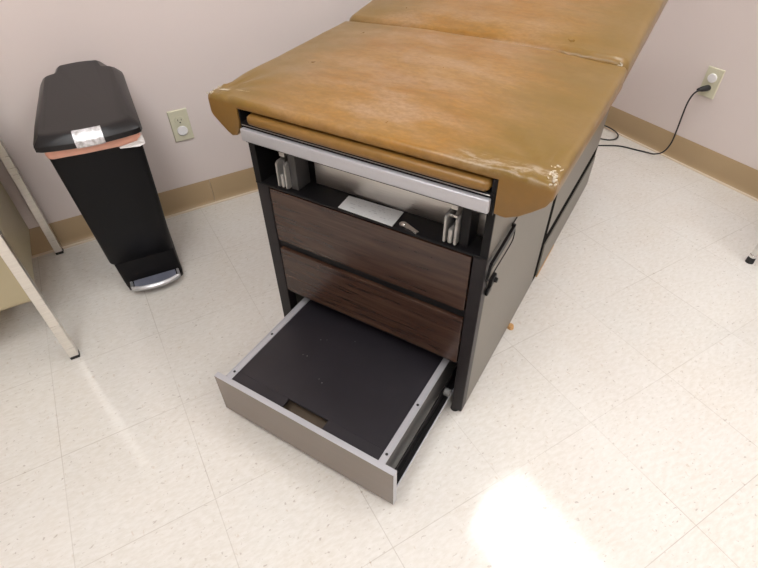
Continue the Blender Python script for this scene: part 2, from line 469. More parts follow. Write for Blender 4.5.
# open step drawer
sd = bpy.data.objects.new('step_drawer', None); sd.empty_display_size = 0.05; link(sd, table)
sd.location = (0, -0.309, 0)
sd['label'] = 'pulled-out step drawer with black board and silver rails'
bm = bmesh.new(); box(bm, 0.0418, 0.5580, 0.0, 0.014, 0.0180, 0.1568, 0.001, 2); finish('drawer_face', bm, m_sheenwood, sd)['label'] = 'woodgrain drawer face with floor sheen painted in taupe'
bm = bmesh.new(); box(bm, 0.0418, 0.5580, 0.0, 0.0143, 0.1566, 0.1583, 0.0005, 1); box(bm, 0.5578, 0.5587, 0.0003, 0.0142, 0.0180, 0.1583)
finish('edge_trim', bm, m_alusatin, sd)
bm = bmesh.new()
ZB = 0.1510
u0, u1, v0, v1 = 0.083, 0.511, 0.0145, 0.480
cu0, cu1, cv1 = 0.243, 0.360, 0.044
box(bm, u0, u1, cv1, v1, ZB - 0.008, ZB, 0.0012, 1)
box(bm, u0, cu0, v0, cv1 + 0.0004, ZB - 0.008, ZB - 0.0001)
box(bm, cu1, u1, v0, cv1 + 0.0004, ZB - 0.008, ZB - 0.0001)
finish('step_board', bm, m_board, sd)
m_tray = simple('brown_hardboard_tray', (0.10, 0.070, 0.045), 0.6, grain=0.2, gscale=60)
for (px, py, pr) in ((0.200, 0.235, .0016), (0.215, 0.243, .0012), (0.190, 0.170, .0015), (0.202, 0.172, .0020), (0.272, 0.128, .0014), (0.285, 0.122, .0020), (0.283, 0.276, .0013)):
    bm = bmesh.new()
    rings(bm, [[(px + pr * math.cos(2 * math.pi * k / 7) * (1 + 0.3 * math.sin(3 * k)), py + pr * math.sin(2 * math.pi * k / 7), z) for k in range(7)] for z in (ZB + 0.00005, ZB + 0.0003)])
    finish('paint_fleck', bm, m_roller, sd)
bm = bmesh.new(); box(bm, u0 + .002, u1 - .002, v0, 0.47, 0.112, 0.118); finish('hand_slot_floor', bm, m_tray, sd)
for s, (a, b) in enumerate(((0.066, 0.083), (0.511, 0.528))):
    bm = bmesh.new()
    box(bm, a, b, 0.0145, 0.470, ZB - 0.0015, ZB + 0.0020, 0.0007, 1)
    lip = (a, a + 0.0018) if s == 0 else (b - 0.0018, b)
    box(bm, lip[0], lip[1], 0.0145, 0.470, ZB + 0.001, ZB + 0.0045)
    wl = (a + 0.001, a + 0.004) if s == 0 else (b - 0.004, b - 0.001)
    finish('rail', bm, m_alusatin, sd)
    bm = bmesh.new()
    box(bm, wl[0], wl[1], 0.0145, 0.470, 0.050, ZB - 0.0016)
    finish('drawer_side', bm, m_gun, sd)
    for vv in (0.038, 0.184):
        bm = bmesh.new()
        cyl(bm, ((a + b) / 2, vv, ZB + 0.0018), ((a + b) / 2, vv, ZB + 0.0036), 0.0036, 0.0026, 14)
        finish('screw', bm, m_rubber, sd)
    bm = bmesh.new()
    if s == 0: c0, c1 = 0.048, 0.062
    else: c0, c1 = 0.5380, 0.5560
    out = (c0, c0 + 0.002) if s == 0 else (c1 - 0.002, c1)
    box(bm, out[0], out[1], 0.0145, 0.46, 0.0620, 0.0690)
    finish('slide_channel', bm, m_alusatin, sd)
    bm = bmesh.new()
    inn = (c1 - 0.0025, c1) if s == 0 else (c0, c0 + 0.0025)
    box(bm, inn[0], inn[1], 0.02, 0.46, 0.0645, 0.098)
    box(bm, min(c0, c1) + 0.0021, max(c0, c1) - 0.0021, 0.0145, 0.46, 0.0620, 0.0644)
    finish('slide_web', bm, m_black, sd)
    bm = bmesh.new()
    ru = (c0 + 0.001, c1 - 0.003) if s == 0 else (c0 + 0.003, c1 - 0.001)
    cyl(bm, (ru[0], 0.30, 0.082), (ru[1], 0.30, 0.082), 0.0105, n=20)
    finish('roller', bm, m_roller, sd)
bm = bmesh.new(); box(bm, 0.015, W - 0.015, 0.47, 0.48, 0.02, 0.19); finish('drawer_cavity_back', bm, m_black, table)
# glides
for (u, v) in ((0.022, 0.016), (0.568, 0.012), (0.022, 0.58), (0.568, 0.58), (0.03, 1.29), (0.56, 1.29)):
    bm = bmesh.new(); cyl(bm, (u, v, 0.0), (u, v, 0.014), 0.012, 0.010, 18)
    if v < 0.05: cyl(bm, (u, v, 0.008), (u, v, 0.03), 0.005, n=10)
    finish('glide', bm, m_rubber, table)
bm = bmesh.new(); cyl(bm, (W + 0.006, 0.366, 0.0), (W + 0.006, 0.366, 0.012), 0.0105, 0.0085, 18); cyl(bm, (W + 0.006, 0.366, 0.012), (W + 0.006, 0.366, 0.0135), 0.005, n=12)
finish('side_glide', bm, m_raw, table)['label'] = 'small rusty orange floor glide'

# pan rim, silver pull bar and leg rest pad
bm = bmesh.new()
box(bm, 0.006, 0.586, -0.016, 0.10, 0.682, 0.6950, 0.0015, 2)
box(bm, 0.010, 0.582, -0.015, -0.0135, 0.650, 0.690)
box(bm, 0.580, 0.5885, -0.013, 0.08, 0.650, 0.7222); box(bm, 0.003, 0.0065, -0.013, 0.08, 0.690, 0.7222)
box(bm, 0.0065, 0.580, 0.06, 0.08, 0.6955, 0.7222)
finish('pan_rim', bm, m_black, table)
bm = bmesh.new(); box(bm, 0.010, 0.580, -0.0178, -0.0163, 0.6905, 0.6925, 0.0005, 1); finish('rim_strip', bm, m_steel, table)
bm = bmesh.new(); box(bm, 0.0115, 0.5835, -0.028, -0.0155, 0.6590, 0.6870, 0.0030, 3); finish('pull_bar', bm, m_alusatin, table, smooth=40)

def pad_mesh(u0, u1, v0, v1, top, bot, rt, rb, rc, us_extra=(), nu=40, nv=36, mod=None, rt_end=None):
    """upholstered pad: grid top and bottom, rounded rims, rounded plan corners"""
    def params(a, b, n, extra=()):
        k = [0, .06, .16, .3, .5, .75, 1.0]
        r = rt
        s = [a + r * x for x in k] + [b - r * x for x in k]
        s += [a + r + (b - a - 2 * r) * i / n for i in range(1, n)]
        s += list(extra)
        s = sorted(set(round(x, 5) for x in s))
        return s
    us = params(u0, u1, nu, us_extra); vs = params(v0, v1, nv)
    def plan(u, v):
        cu = u0 + rc if u < u0 + rc else (u1 - rc if u > u1 - rc else None)
        cv = v0 + rc if v < v0 + rc else (v1 - rc if v > v1 - rc else None)
        if cu is None or cv is None: return u, v
        a, b = (u - cu), (v - cv)
        L = math.hypot(a, b)
        if L < 1e-9: return u, v
        k = max(abs(a), abs(b)) / L
        return cu + a * k, cv + b * k
    bm = bmesh.new()
    T, B = {}, {}
    for i, u in enumerate(us):
        for j, v in enumerate(vs):
            d = min(u - u0, u1 - u, v - v0, v1 - v)
            def drop(r):
                if d >= r: return 0.0
                x = 1 - d / r
                return r * (1 - math.sqrt(max(0, 1 - x * x)))
            x, y = plan(u, v)
            zt = top(u, v) - drop(rt); zb = bot(u, v) + drop(rb)
            p = Vector((x, y, zt)); q = Vector((x, y, zb))
            if mod: p = mod(p, True, u, v); q = mod(q, False, u, v)
            T[i, j] = bm.verts.new(p); B[i, j] = bm.verts.new(q)
    ni, nj = len(us), len(vs)
    for i in range(ni - 1):
        for j in range(nj - 1):
            bm.faces.new((T[i, j], T[i + 1, j], T[i + 1, j + 1], T[i, j + 1]))
            bm.faces.new((B[i, j], B[i, j + 1], B[i + 1, j + 1], B[i + 1, j]))
    loop = [(i, 0) for i in range(ni - 1)] + [(ni - 1, j) for j in range(nj - 1)] + [(i, nj - 1) for i in range(ni - 1, 0, -1)] + [(0, j) for j in range(nj - 1, 0, -1)]
    n = len(loop)
    mids = []
    for k in loop:
        a, b = T[k].co, B[k].co
        mids.append(bm.verts.new(((a + b) / 2)))
    for a in range(n):
        b = (a + 1) % n
        bm.faces.new((B[loop[a]], B[loop[b]], mids[b], mids[a]))
        bm.faces.new((mids[a], mids[b], T[loop[b]], T[loop[a]]))
    return bm

def sstep(x, a, b):
    t = max(0, min(1, (x - a) / (b - a))); return t * t * (3 - 2 * t)

def seat_top(u, v):
    z = 0.7425 + 0.014 * (v / 0.535)
    cr = 1 - min(1, abs(u - 0.298) / 0.385) ** 2.2
    z += 0.013 * cr * sstep(v, -0.03, 0.16)
    # slumped front corners
    for cx in (-0.09, 0.685):
        d = math.hypot(u - cx, v + 0.01)
        z -= 0.001 * (1 - sstep(d, 0.0, 0.16))
    return z
LP = [(-0.090, 0.712), (-0.085, 0.700), (-0.074, 0.688), (-0.058, 0.674), (-0.041, 0.660), (-0.030, 0.654), (-0.016, 0.658), (-0.006, 0.672), (-0.0005, 0.690)]
RP = [(0.5905, 0.655), (0.600, 0.6525), (0.612, 0.653), (0.634, 0.663), (0.655, 0.679), (0.675, 0.696), (0.686, 0.710)]
def interp(P, x):
    if x <= P[0][0]: return P[0][1]
    for (a, za), (b, zb) in zip(P, P[1:]):
        if x <= b: return za + (zb - za) * (x - a) / (b - a)
    return P[-1][1]
def seat_bot(u, v):
    base = 0.7225 if v < 0.10 else 0.7225 + (0.7015 - 0.7225) * sstep(v, 0.10, 0.14)
    side = 0.704
    if u < 0.0: z = interp(LP, u)
    elif u > W: z = interp(RP, u)
    else: return base
    f = sstep(v, -0.01, 0.075)
    return z * (1 - f) + max(z, side) * f
def seat_mod(p, is_top, u, v):
    # front line bows out a little between the corners; vinyl puckers at the corners
    k = 1 - sstep(v, -0.02, 0.10)
    p.y -= 0.0
    n = noise.noise(Vector((u * 9, v * 9, 1.0)))
    p.z += (0.0018 * n) if is_top else 0.0
    if is_top:
        for cx, s in ((0.655, -1), (-0.06, 1)):
            du = u - cx; dv = v - 0.02
            d = math.hypot(du, dv)
            if d < 0.16:
                ang = math.atan2(dv, du * s * -1)
                p.z += 0.0030 * math.sin(ang * 9 + 1) * (1 - d / 0.16) * sstep(d, 0.0, 0.03)
    return p
bm = pad_mesh(-0.0875, 0.6835, -0.014, 0.538, seat_top, seat_bot, 0.012, 0.004, 0.011,
              us_extra=(-0.08, -0.07, -0.058, -0.05, -0.041, -0.03, -0.022, -0.016, -0.01, -0.006, -0.0005, 0.0005, 0.5895, 0.5905, 0.596, 0.604, 0.612, 0.622, 0.634, 0.645, 0.655),
              nu=44, nv=40, mod=seat_mod)
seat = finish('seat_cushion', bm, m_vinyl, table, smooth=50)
# narrower leg rest pad sliding out under the seat
def leg_top(u, v): return 0.7178
def leg_bot(u, v): return 0.6955
bm = pad_mesh(0.026, 0.5775, -0.024, 0.058, leg_top, leg_bot, 0.0105, 0.0095, 0.016, nu=20, nv=4)
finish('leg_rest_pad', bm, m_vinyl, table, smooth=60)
# back cushion, raised a few degrees
BS = 0.115
def back_top(u, v):
    cr = 1 - min(1, abs(u - 0.298) / 0.385) ** 2.5
    f = sstep(v, 0.54, 0.62)
    return 0.766 + BS * (v - 0.54) + 0.012 * cr * f + 0.004 * cr
def back_bot(u, v): return 0.7025 + BS * (v - 0.54) + 0.002
def back_mod(p, is_top, u, v):
    if is_top:
        p.z += 0.0018 * noise.noise(Vector((u * 8, v * 8, 5.0)))
        k = 1 - sstep(v, 0.54, 0.585)
        g = sstep(u, 0.50, 0.53) * (1 - sstep(u, 0.655, 0.68))
        p.z += 0.0035 * k * g
        if u > 0.3: p.z += 0.0016 * k * math.sin(u * 170) * sstep(u, 0.35, 0.5)
        p.y -= 0.006 * k * g
    return p
bm = pad_mesh(-0.085, 0.6815, 0.5395, 1.26, back_top, back_bot, 0.020, 0.008, 0.022, nu=44, nv=40, mod=back_mod)
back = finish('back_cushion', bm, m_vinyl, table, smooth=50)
for u in (0.12, 0.44):
    bm = bmesh.new()
    q = [(0.56, ZT + 0.0002), (1.22, ZT + 0.0002), (1.22, back_bot(0, 1.22) - 0.001), (0.56, back_bot(0, 0.56) - 0.001)]
    rings(bm, [[(u, y, z) for y, z in q], [(u + 0.03, y, z) for y, z in q]])
    finish('back_support', bm, m_black, table)
# torn corners: frayed white backing
def tear(name, cx, cy, pts, parent):
    bm = bmesh.new()
    for (u, v, z, r, du, dv, dz) in pts:
        a = Vector((u, v, z)); b = a + Vector((du, dv, dz))
        c = (a + b) / 2 + Vector((0, 0, r * 0.4))
        tube(bm, [a, c, b], r, 6)
    o = finish(name, bm, m_stuffing, parent, smooth=60)
    o['label'] = 'frayed white backing at a torn seat corner'
rnd = random.Random(3)
pts = []
for i in range(30):
    t = rnd.random() ** 0.6
    u = 0.662 + 0.014 * t + rnd.gauss(0, 0.0045); v = 0.048 - t * 0.056 + rnd.gauss(0, 0.004)
    v = max(v, -0.010); u = min(u, 0.679)
    e = min(v + 0.014, 0.6835 - u)
    z = seat_top(u, v) - (0.004 if e < 0.006 else 0.0005)
    pts.append((u, v, z, rnd.uniform(0.0006, 0.0018), rnd.uniform(-0.006, 0.004), rnd.uniform(-0.009, 0.009), rnd.uniform(-0.001, 0.0015)))
tear('torn_seam', 0, 0, pts, seat)
pts = []
for i in range(20):
    t = i / 19
    u = -0.0795 + rnd.uniform(-0.004, 0.003); v = -0.008 + t * 0.040
    pts.append((u, v, seat_top(u, v) - 0.002, rnd.uniform(0.0010, 0.0022), rnd.uniform(-0.005, 0.006), rnd.uniform(-0.005, 0.006), rnd.uniform(-0.004, 0.001)))
for i in range(12):
    t = i / 11
    u = -0.074 + t * 0.075; v = 0.014 + 0.020 * t + rnd.uniform(-0.002, 0.002)
    pts.append((u, v, seat_top(u, v) - 0.0004, 0.0014 * (1 - 0.5 * t), 0.016, 0.003, 0.0008))
tear('torn_seam', 0, 0, pts, seat)
pts = []
for i in range(10):
    pts.append((0.664 + rnd.uniform(-0.006, 0.010), 0.538 + rnd.uniform(-0.006, 0.004), 0.756 + rnd.uniform(-0.008, 0.004), rnd.uniform(0.001, 0.0022), rnd.uniform(-0.007, 0.005), rnd.uniform(-0.005, 0.005), rnd.uniform(-0.006, 0.003)))
tear('torn_seam', 0, 0, pts, back)
# stirrups folded in the bay
for k, u in enumerate((0.0720, 0.4945)):
    st = bpy.data.objects.new('stirrup', None); st.empty_display_size = 0.03; link(st, table); st.location = (u, 0.0, 0)
    for du in (0.0, 0.0235):
        bm = bmesh.new()
        pr = [(0.000, 0.5475), (0.004, 0.5445), (0.050, 0.546), (0.052, 0.612), (0.007, 0.610), (0.001, 0.605)]
        rings(bm, [[(du - 0.0026, y, z) for y, z in pr], [(du + 0.0026, y, z) for y, z in pr]])
        bmesh.ops.bevel(bm, geom=list(bm.edges), offset=0.001, segments=2, affect='EDGES')
        finish('side_plate', bm, m_stir, st, smooth=40)
    bm = bmesh.new()
    box(bm, 0.0072, 0.0163, 0.0005, 0.04, 0.5465, 0.5800, 0.003, 3)
    finish('tongue', bm, m_stir, st, smooth=50)
    bm = bmesh.new()
    cyl(bm, (-0.0024, 0.025, 0.598), (0.0259, 0.025, 0.598), 0.0045, n=14)
    finish('hinge_pin', bm, m_chrome, st, smooth=50)
    bm = bmesh.new(); box(bm, 0.004, 0.019, 0.012, 0.059, 0.62, 0.6495, 0.001, 1); finish('hanger', bm, m_steel, st)
    bm = bmesh.new(); box(bm, 0.028, 0.048, 0.012, 0.059, 0.5425, 0.6495, 0.001, 1); finish('housing', bm, m_black if k else m_gun, st)
# label plate and latch on the shelf
bm = bmesh.new(); slab(bm, [(0.238, 0.001), (0.377, -0.001), (0.373, 0.0565), (0.233, 0.0515)], ZS + 0.0002, ZS + 0.0016)
finish('label_plate', bm, m_paper, table)['label'] = 'pale printed instruction plate on the shelf'
bm = bmesh.new()
n = 12; out = []
for i in range(n + 1):
    a = math.pi / 2 + math.pi * i / n
    out.append((0.396 + 0.011 * math.cos(a), 0.0155 + 0.0085 * math.sin(a)))
out += [(0.433, -0.0005), (0.436, 0.0075)]
slab(bm, out, ZS + 0.0002, ZS + 0.004)
bmesh.ops.bevel(bm, geom=[e for e in bm.edges if all(v.co.z > ZS + 0.003 for v in e.verts)], offset=0.0012, segments=2, affect='EDGES')
cyl(bm, (0.396, 0.0155, ZS + 0.004), (0.396, 0.0155, ZS + 0.006), 0.0055, 0.004, 16)
finish('latch_lever', bm, m_chrome, table, smooth=40)
# side handle: black bar with thin plate, latch knob
HU = W
bm = bmesh.new()
rs = []
for (x, y, z, hw, ht) in ((0.0005, 0.1400, 0.5360, .0045, .003), (0.0060, 0.1390, 0.5360, .0050, .003), (0.0080, 0.130, 0.5360, .0080, .003), (0.0080, 0.020, 0.5240, .0080, .003), (0.0075, 0.006, 0.5215, .0075, .003)):
    rs.append([(HU + x - ht, y, z - hw), (HU + x + ht, y, z - hw), (HU + x + ht, y, z + hw), (HU + x - ht, y, z + hw)])
rings(bm, rs)
rs = []
for (x, y, z, hw, ht) in ((0.0075, 0.0065, 0.526, .0045, .0028), (0.0070, 0.0035, 0.505, .0040, .0028), (0.0040, 0.0045, 0.482, .0035, .0025)):
    rs.append([(HU + x - ht, y - hw, z), (HU + x + ht, y - hw, z), (HU + x + ht, y + hw, z), (HU + x - ht, y + hw, z)])
rings(bm, rs)
hb = finish('side_handle', bm, m_black, table)
bm = bmesh.new()
tube(bm, spline([(HU + 0.0050, 0.136, 0.534), (HU + 0.0060, 0.149, 0.520), (HU + 0.0060, 0.152, 0.500), (HU + 0.0060, 0.140, 0.487), (HU + 0.0060, 0.060, 0.480), (HU + 0.0060, 0.020, 0.476), (HU + 0.0040, 0.008, 0.480)], 5), 0.0013, 6)
finish('retaining_wire', bm, m_black, hb)
bm = bmesh.new()
tube(bm, [(HU + 0.0015, 0.142, 0.537), (HU + 0.0012, 0.185, 0.541)], 0.0012, 6)
finish('hinge_rod', bm, m_dark, hb)
bm = bmesh.new()
box(bm, HU + 0.0001, HU + 0.007, 0.022, 0.046, 0.424, 0.440, 0.002, 2)
box(bm, HU + 0.0001, HU + 0.009, 0.034, 0.062, 0.441, 0.463, 0.003, 2)
cyl(bm, (HU + 0.008, 0.050, 0.452), (HU + 0.015, 0.050, 0.452), 0.0065, 0.005, 14)
finish('latch_knob', bm, m_black, table, smooth=40)

# ------------------------------------------------------------------ step trash can
BR = R(-4.2)
binr = thing('trash_can', 'slim black plastic step trash can with charcoal lid and salmon liner against the wall', 'trash can', (0.0345, -0.165, 0.0), BR)
def bring(hwf, hwb, yf, yb, z, rc=0.02, bow=0.006, n=5, cx=0.0):
    """rounded trapezoid ring"""
    c = [(-hwf, yf), (hwf, yf), (hwb, yb), (-hwb, yb)]
    out = []
    for i in range(4):
        p0 = Vector((*c[i - 1], 0)); p = Vector((*c[i], 0)); p1 = Vector((*c[(i + 1) % 4], 0))
        a = p + (p0 - p).normalized() * rc; b = p + (p1 - p).normalized() * rc
        for k in range(n + 1):
            t = k / n
            out.append(a * (1 - t) ** 2 + p * 2 * t * (1 - t) + b * t * t)
        if i == 0:
            for k in range(1, 6):
                t = k / 6; q0 = b; q1 = Vector((*c[1], 0)) + Vector((-rc, 0, 0))
                out.append(q0 * (1 - t) + q1 * t + Vector((0, -bow * 4 * t * (1 - t), 0)))
    return [Vector((p.x + cx, p.y, z)) for p in out]
# body: leans slightly back, tapers down; foot recess at bottom
bm = bmesh.new()
rings(bm, [bring(0.091, 0.084, 0.100, 0.40, 0.006, 0.016, 0.004, cx=0.006),
           bring(0.093, 0.086, 0.097, 0.41, 0.020, 0.016, 0.004, cx=0.006),
           bring(0.098, 0.092, 0.134, 0.42, 0.096, 0.018, 0.004, cx=-0.003),
           bring(0.1015, 0.094, 0.134, 0.42, 0.0995, 0.018, 0.004, cx=-0.006),
           bring(0.1030, 0.096, 0.128, 0.42, 0.108, 0.018, 0.004, cx=-0.006),
           bring(0.109, 0.100, 0.070, 0.43, 0.330, 0.018, 0.004, cx=0.000),
           bring(0.1145, 0.104, 0.020, 0.44, 0.548, 0.018, 0.005, cx=0.004)])
finish('body', bm, m_binbody, binr, smooth=50)
bm = bmesh.new(); rings(bm, [bring(0.091, 0.084, 0.101, 0.395, 0.0, 0.016, 0.004, cx=0.006), bring(0.091, 0.084, 0.099, 0.40, 0.006, 0.016, 0.004, cx=0.006)])
finish('base_ring', bm, m_rubber, binr)
# liner folded over the rim
bm = bmesh.new()
def wob(ring, k, amp):
    return [p + Vector((noise.noise(p * 30 + Vector((k, 0, 0))) * amp, noise.noise(p * 30 + Vector((0, k, 0))) * amp, noise.noise(p * 22 + Vector((0, 0, k))) * amp * 1.6)) for p in ring]
rings(bm, [wob(bring(0.1152, 0.105, 0.0240, 0.442, 0.5400, 0.02, 0.005, cx=0.004), 1, 0.0010),
           wob(bring(0.1175, 0.107, 0.0195, 0.444, 0.5440, 0.02, 0.006, cx=0.004), 2, 0.0016),
           wob(bring(0.1180, 0.107, 0.0165, 0.444, 0.5560, 0.02, 0.006, cx=0.004), 3, 0.0016),
           wob(bring(0.1160, 0.106, 0.0180, 0.444, 0.5680, 0.02, 0.005, cx=0.004), 4, 0.0008)])
liner = finish('bag_liner', bm, m_bag, binr, smooth=60)
bm = bmesh.new()
q = [(0.060, 0.0115, 0.5435), (0.108, 0.0135, 0.5500), (0.1235, 0.022, 0.5600), (0.1225, 0.040, 0.562)]
lowz = [0.540, 0.5345, 0.537, 0.548]
rs = []
top = [Vector(p) for p in q]; bot = [Vector((p[0] + 0.001, p[1] - 0.001, z)) for p, z in zip(q, lowz)]
for off in (0.0, 0.0035):
    rs.append([p + Vector((off * 0.3, -off, 0)) for p in top] + [p + Vector((off * 0.3, -off, 0)) for p in bot[::-1]])
rings(bm, rs)
finish('liner_corner', bm, m_whitebag, binr)['label'] = 'white corner of the liner sticking out'
# lid
def lid_out(s, z, slope=0.0, dy=0.0, fy=0.0):
    P = [(-0.127, 0.026), (-0.1255, 0.010), (-0.112, 0.002), (-0.085, -0.004), (-0.045, -0.010), (0.0, -0.0125), (0.045, -0.010), (0.085, -0.004), (0.112, 0.002), (0.1255, 0.010), (0.130, 0.026),
         (0.1265, 0.12), (0.1225, 0.22), (0.1185, 0.320), (0.1170, 0.365), (0.1150, 0.390), (0.109, 0.397), (0.100, 0.4015), (0.092, 0.405), (0.086, 0.410), (0.083, 0.420), (0.0785, 0.452), (0.0745, 0.4585), (0.050, 0.4635), (0.0, 0.4660),
         (-0.050, 0.4635), (-0.0745, 0.4585), (-0.0785, 0.452), (-0.083, 0.420), (-0.086, 0.410), (-0.092, 0.405), (-0.100, 0.4015), (-0.109, 0.397), (-0.1150, 0.390), (-0.1170, 0.365), (-0.1185, 0.320), (-0.1225, 0.22), (-0.1265, 0.12)]
    out = []
    for x, y in P:
        cxn = x; cyn = y - 0.2
        L = 1.0
        sx = math.copysign(max(0, abs(x) - s * (1 if abs(x) > 0.03 else abs(x) / 0.03)), x)
        sy = y + (s if y < 0.05 else (-s if y > 0.30 else 0)) + (fy if y < 0.05 else 0)
        out.append(Vector((sx + 0.010 * max(0.0, y) / 0.4, sy, z + slope * (y))))
    return out
bm = bmesh.new()
SL = 0.078
rings(bm, [lid_out(0.004, 0.5705, 0.035), lid_out(0.0, 0.5725, 0.035), lid_out(0.0, 0.5860, 0.050), lid_out(0.0015, 0.5885, 0.055),
           lid_out(0.0165, 0.6040, 0.066, fy=0.0), lid_out(0.024, 0.6066, 0.074, fy=0.002), lid_out(0.034, 0.6066, 0.074, fy=0.002)])
finish('lid', bm, m_lid, binr, smooth=28)
# silver sticker folded over the front rim (follows the lid)
bm = bmesh.new()
sec = [(0.5730, -0.0140), (0.5868, -0.0140), (0.5895, -0.0125), (0.6052, 0.0035), (0.6082, 0.0120)]
N = 6
va = []; vb = []
for zz, yy in sec:
    ra = []; rb = []
    for i in range(N + 1):
        x = -0.032 + 0.068 * i / N
        bowy = 0.0125 * (abs(x) / 0.11) ** 1.6
        ra.append(bm.verts.new((x, yy + bowy, zz)))
        rb.append(bm.verts.new((x, yy + bowy + 0.003, zz - 0.003)))
    va.append(ra); vb.append(rb)
for g in (va, vb):
    for a, b in zip(g, g[1:]):
        for i in range(N): bm.faces.new((a[i], a[i + 1], b[i + 1], b[i]))
finish('sticker', bm, m_sticker, binr, smooth=40)['label'] = 'worn silver sticker folded over the front lip'
# pedal
m_pedal = simple('satin_pedal_metal', (0.50, 0.50, 0.51), 0.34, 0.7, grain=0.1)
bm = bmesh.new()
outer = []; inner = []
for i in range(15):
    t = -1 + 2 * i / 14
    x = 0.008 + 0.077 * t
    outer.append((x, 0.050 + 0.018 * abs(t) ** 2.2, 0.030)); inner.append((x * 1.0, 0.064 + 0.017 * abs(t) ** 2.2, 0.034))
prof_rings = []
for (xo, yo, zo), (xi, yi, zi) in zip(outer, inner):
    prof_rings.append([Vector((xo, yo - 0.002, zo - 0.006)), Vector((xo, yo - 0.003, zo)), Vector((xo, yo, zo + 0.004)), Vector((xi, yi - 0.006, zi + 0.003)), Vector((xi, yi - 0.004, zi - 0.001)), Vector((xi, yi - 0.006, zi - 0.010))])
rings(bm, prof_rings)
pd = finish('pedal', bm, m_pedal, binr, smooth=50)
m_tread = simple('blue_grey_pedal_tread', (0.22, 0.235, 0.30), 0.28, 0.5, grain=0.2, gscale=50)
bm = bmesh.new()
rs = []
for i in range(13):
    t = -1 + 2 * i / 12
    x = 0.008 + 0.068 * t
    y0 = 0.061 + 0.016 * abs(t) ** 2.2
    rs.append([Vector((x, y0, 0.026)), Vector((x, y0, 0.031)), Vector((x, 0.098, 0.040)), Vector((x, 0.098, 0.030))])
rings(bm, rs); finish('tread', bm, m_tread, pd, smooth=40)
for s in (-1, 1):
    bm = bmesh.new()
    box(bm, 0.008 + s * 0.076 - 0.004, 0.008 + s * 0.076 + 0.004, 0.068, 0.100, 0.022, 0.040, 0.0015, 2)
    finish('pedal_arm', bm, m_pedal, pd)

# ------------------------------------------------------------------ desk
desk = thing('desk', 'putty coloured metal desk on square silver legs at the left edge', 'desk', (-0.237, 0.0, 0.0))
for (x, y) in ((0.0, -0.270), (0.007, 0.302), (-1.20, -0.270), (-1.20, 0.302)):
    bm = bmesh.new(); box(bm, x - 0.0125, x + 0.0125, y - 0.0125, y + 0.0125, 0.010, 0.715, 0.0015, 2)
    lg = finish('leg', bm, m_deskleg, desk)
    bm = bmesh.new(); box(bm, x - 0.0128, x + 0.0128, y - 0.0128, y + 0.0128, 0.0, 0.011, 0.001, 1)
    finish('foot_cap', bm, m_rubber, lg)
bm = bmesh.new(); box(bm, -1.24, 0.018, -0.30, 0.328, 0.715, 0.745, 0.004, 2); finish('desk_top', bm, m_desktop, desk)
bm = bmesh.new(); box(bm, -0.46, -0.031, -0.155, 0.250, 0.155, 0.715, 0.003, 2); ped = finish('pedestal', bm, m_desk, desk)
for z0, z1 in ((0.17, 0.42), (0.43, 0.57), (0.58, 0.705)):
    bm = bmesh.new(); box(bm, -0.452, -0.040, -0.170, -0.1555, z0, z1, 0.002, 2); finish('desk_drawer', bm, m_desk, ped)
    bm = bmesh.new(); box(bm, -0.30, -0.19, -0.182, -0.1705, z1 - 0.045, z1 - 0.030, 0.003, 2); finish('drawer_pull', bm, m_chrome, ped)
bm = bmesh.new(); box(bm, -0.0298, -0.013, -0.262, 0.295, 0.66, 0.714, 0.001, 1); finish('apron', bm, m_desk, desk)

# ------------------------------------------------------------------ outlets
def outlet_plate(t):
    bm = bmesh.new()
    rs = []
    for hw, hh, y in ((0.035, 0.0585, 0.0), (0.035, 0.0585, -0.0035), (0.0325, 0.056, -0.0062), (0.0, 0.0, 0)):
        if hw == 0: continue
        rs.append([(-hw, y, -hh), (hw, y, -hh), (hw, y, hh), (-hw, y, hh)])
    rings(bm, rs)
    finish('cover_plate', bm, m_ivory, t)
def receptacle(t, z):
    bm = bmesh.new()
    pts = []
    for i in range(28):
        a = 2 * math.pi * i / 28
        pts.append((0.0172 * math.cos(a), max(-0.0158, min(0.0158, 0.0172 * math.sin(a)))))
    rings(bm, [[(x, -0.0060, z + y) for x, y in pts], [(x * 0.97, -0.0085, z + y * 0.97) for x, y in pts]])
    r = finish('receptacle', bm, m_ivory, t)
    bm = bmesh.new()
    box(bm, -0.0072, -0.0052, -0.0092, -0.0084, z - 0.001, z + 0.007)
    box(bm, 0.0052, 0.0072, -0.0092, -0.0084, z, z + 0.0065)
    cyl(bm, (0, -0.0084, z - 0.0065), (0, -0.0092, z - 0.0065), 0.0026, n=12)
    finish('slot', bm, m_dark, r)
def cap(t, z):
    bm = bmesh.new()
    rr = [(0.0190, -0.0062), (0.0190, -0.0095), (0.0165, -0.0120)]
    rings(bm, [[(r * math.cos(2 * math.pi * i / 28), y, z + r * 0.95 * math.sin(2 * math.pi * i / 28)) for i in range(28)] for r, y in rr])
    finish('safety_cap', bm, m_whitecap, t, smooth=30)
o1 = thing('wall_outlet', 'ivory wall outlet with a white safety cap, between trash can and examination table', 'wall outlet', (0.3260, YB - 0.0002, 0.3525))
outlet_plate(o1); receptacle(o1, 0.0195); cap(o1, -0.0195)
bm = bmesh.new(); cyl(bm, (0, -0.006, 0), (0, -0.0078, 0), 0.0033, n=12); finish('plate_screw', bm, m_ivory, o1)
o2 = thing('wall_outlet', 'ivory wall outlet on the right wall with the black cord plugged in', 'wall outlet', (XR - 0.0002, -0.452, 0.3590), R(-90))
outlet_plate(o2); cap(o2, 0.0195); receptacle(o2, -0.0195)

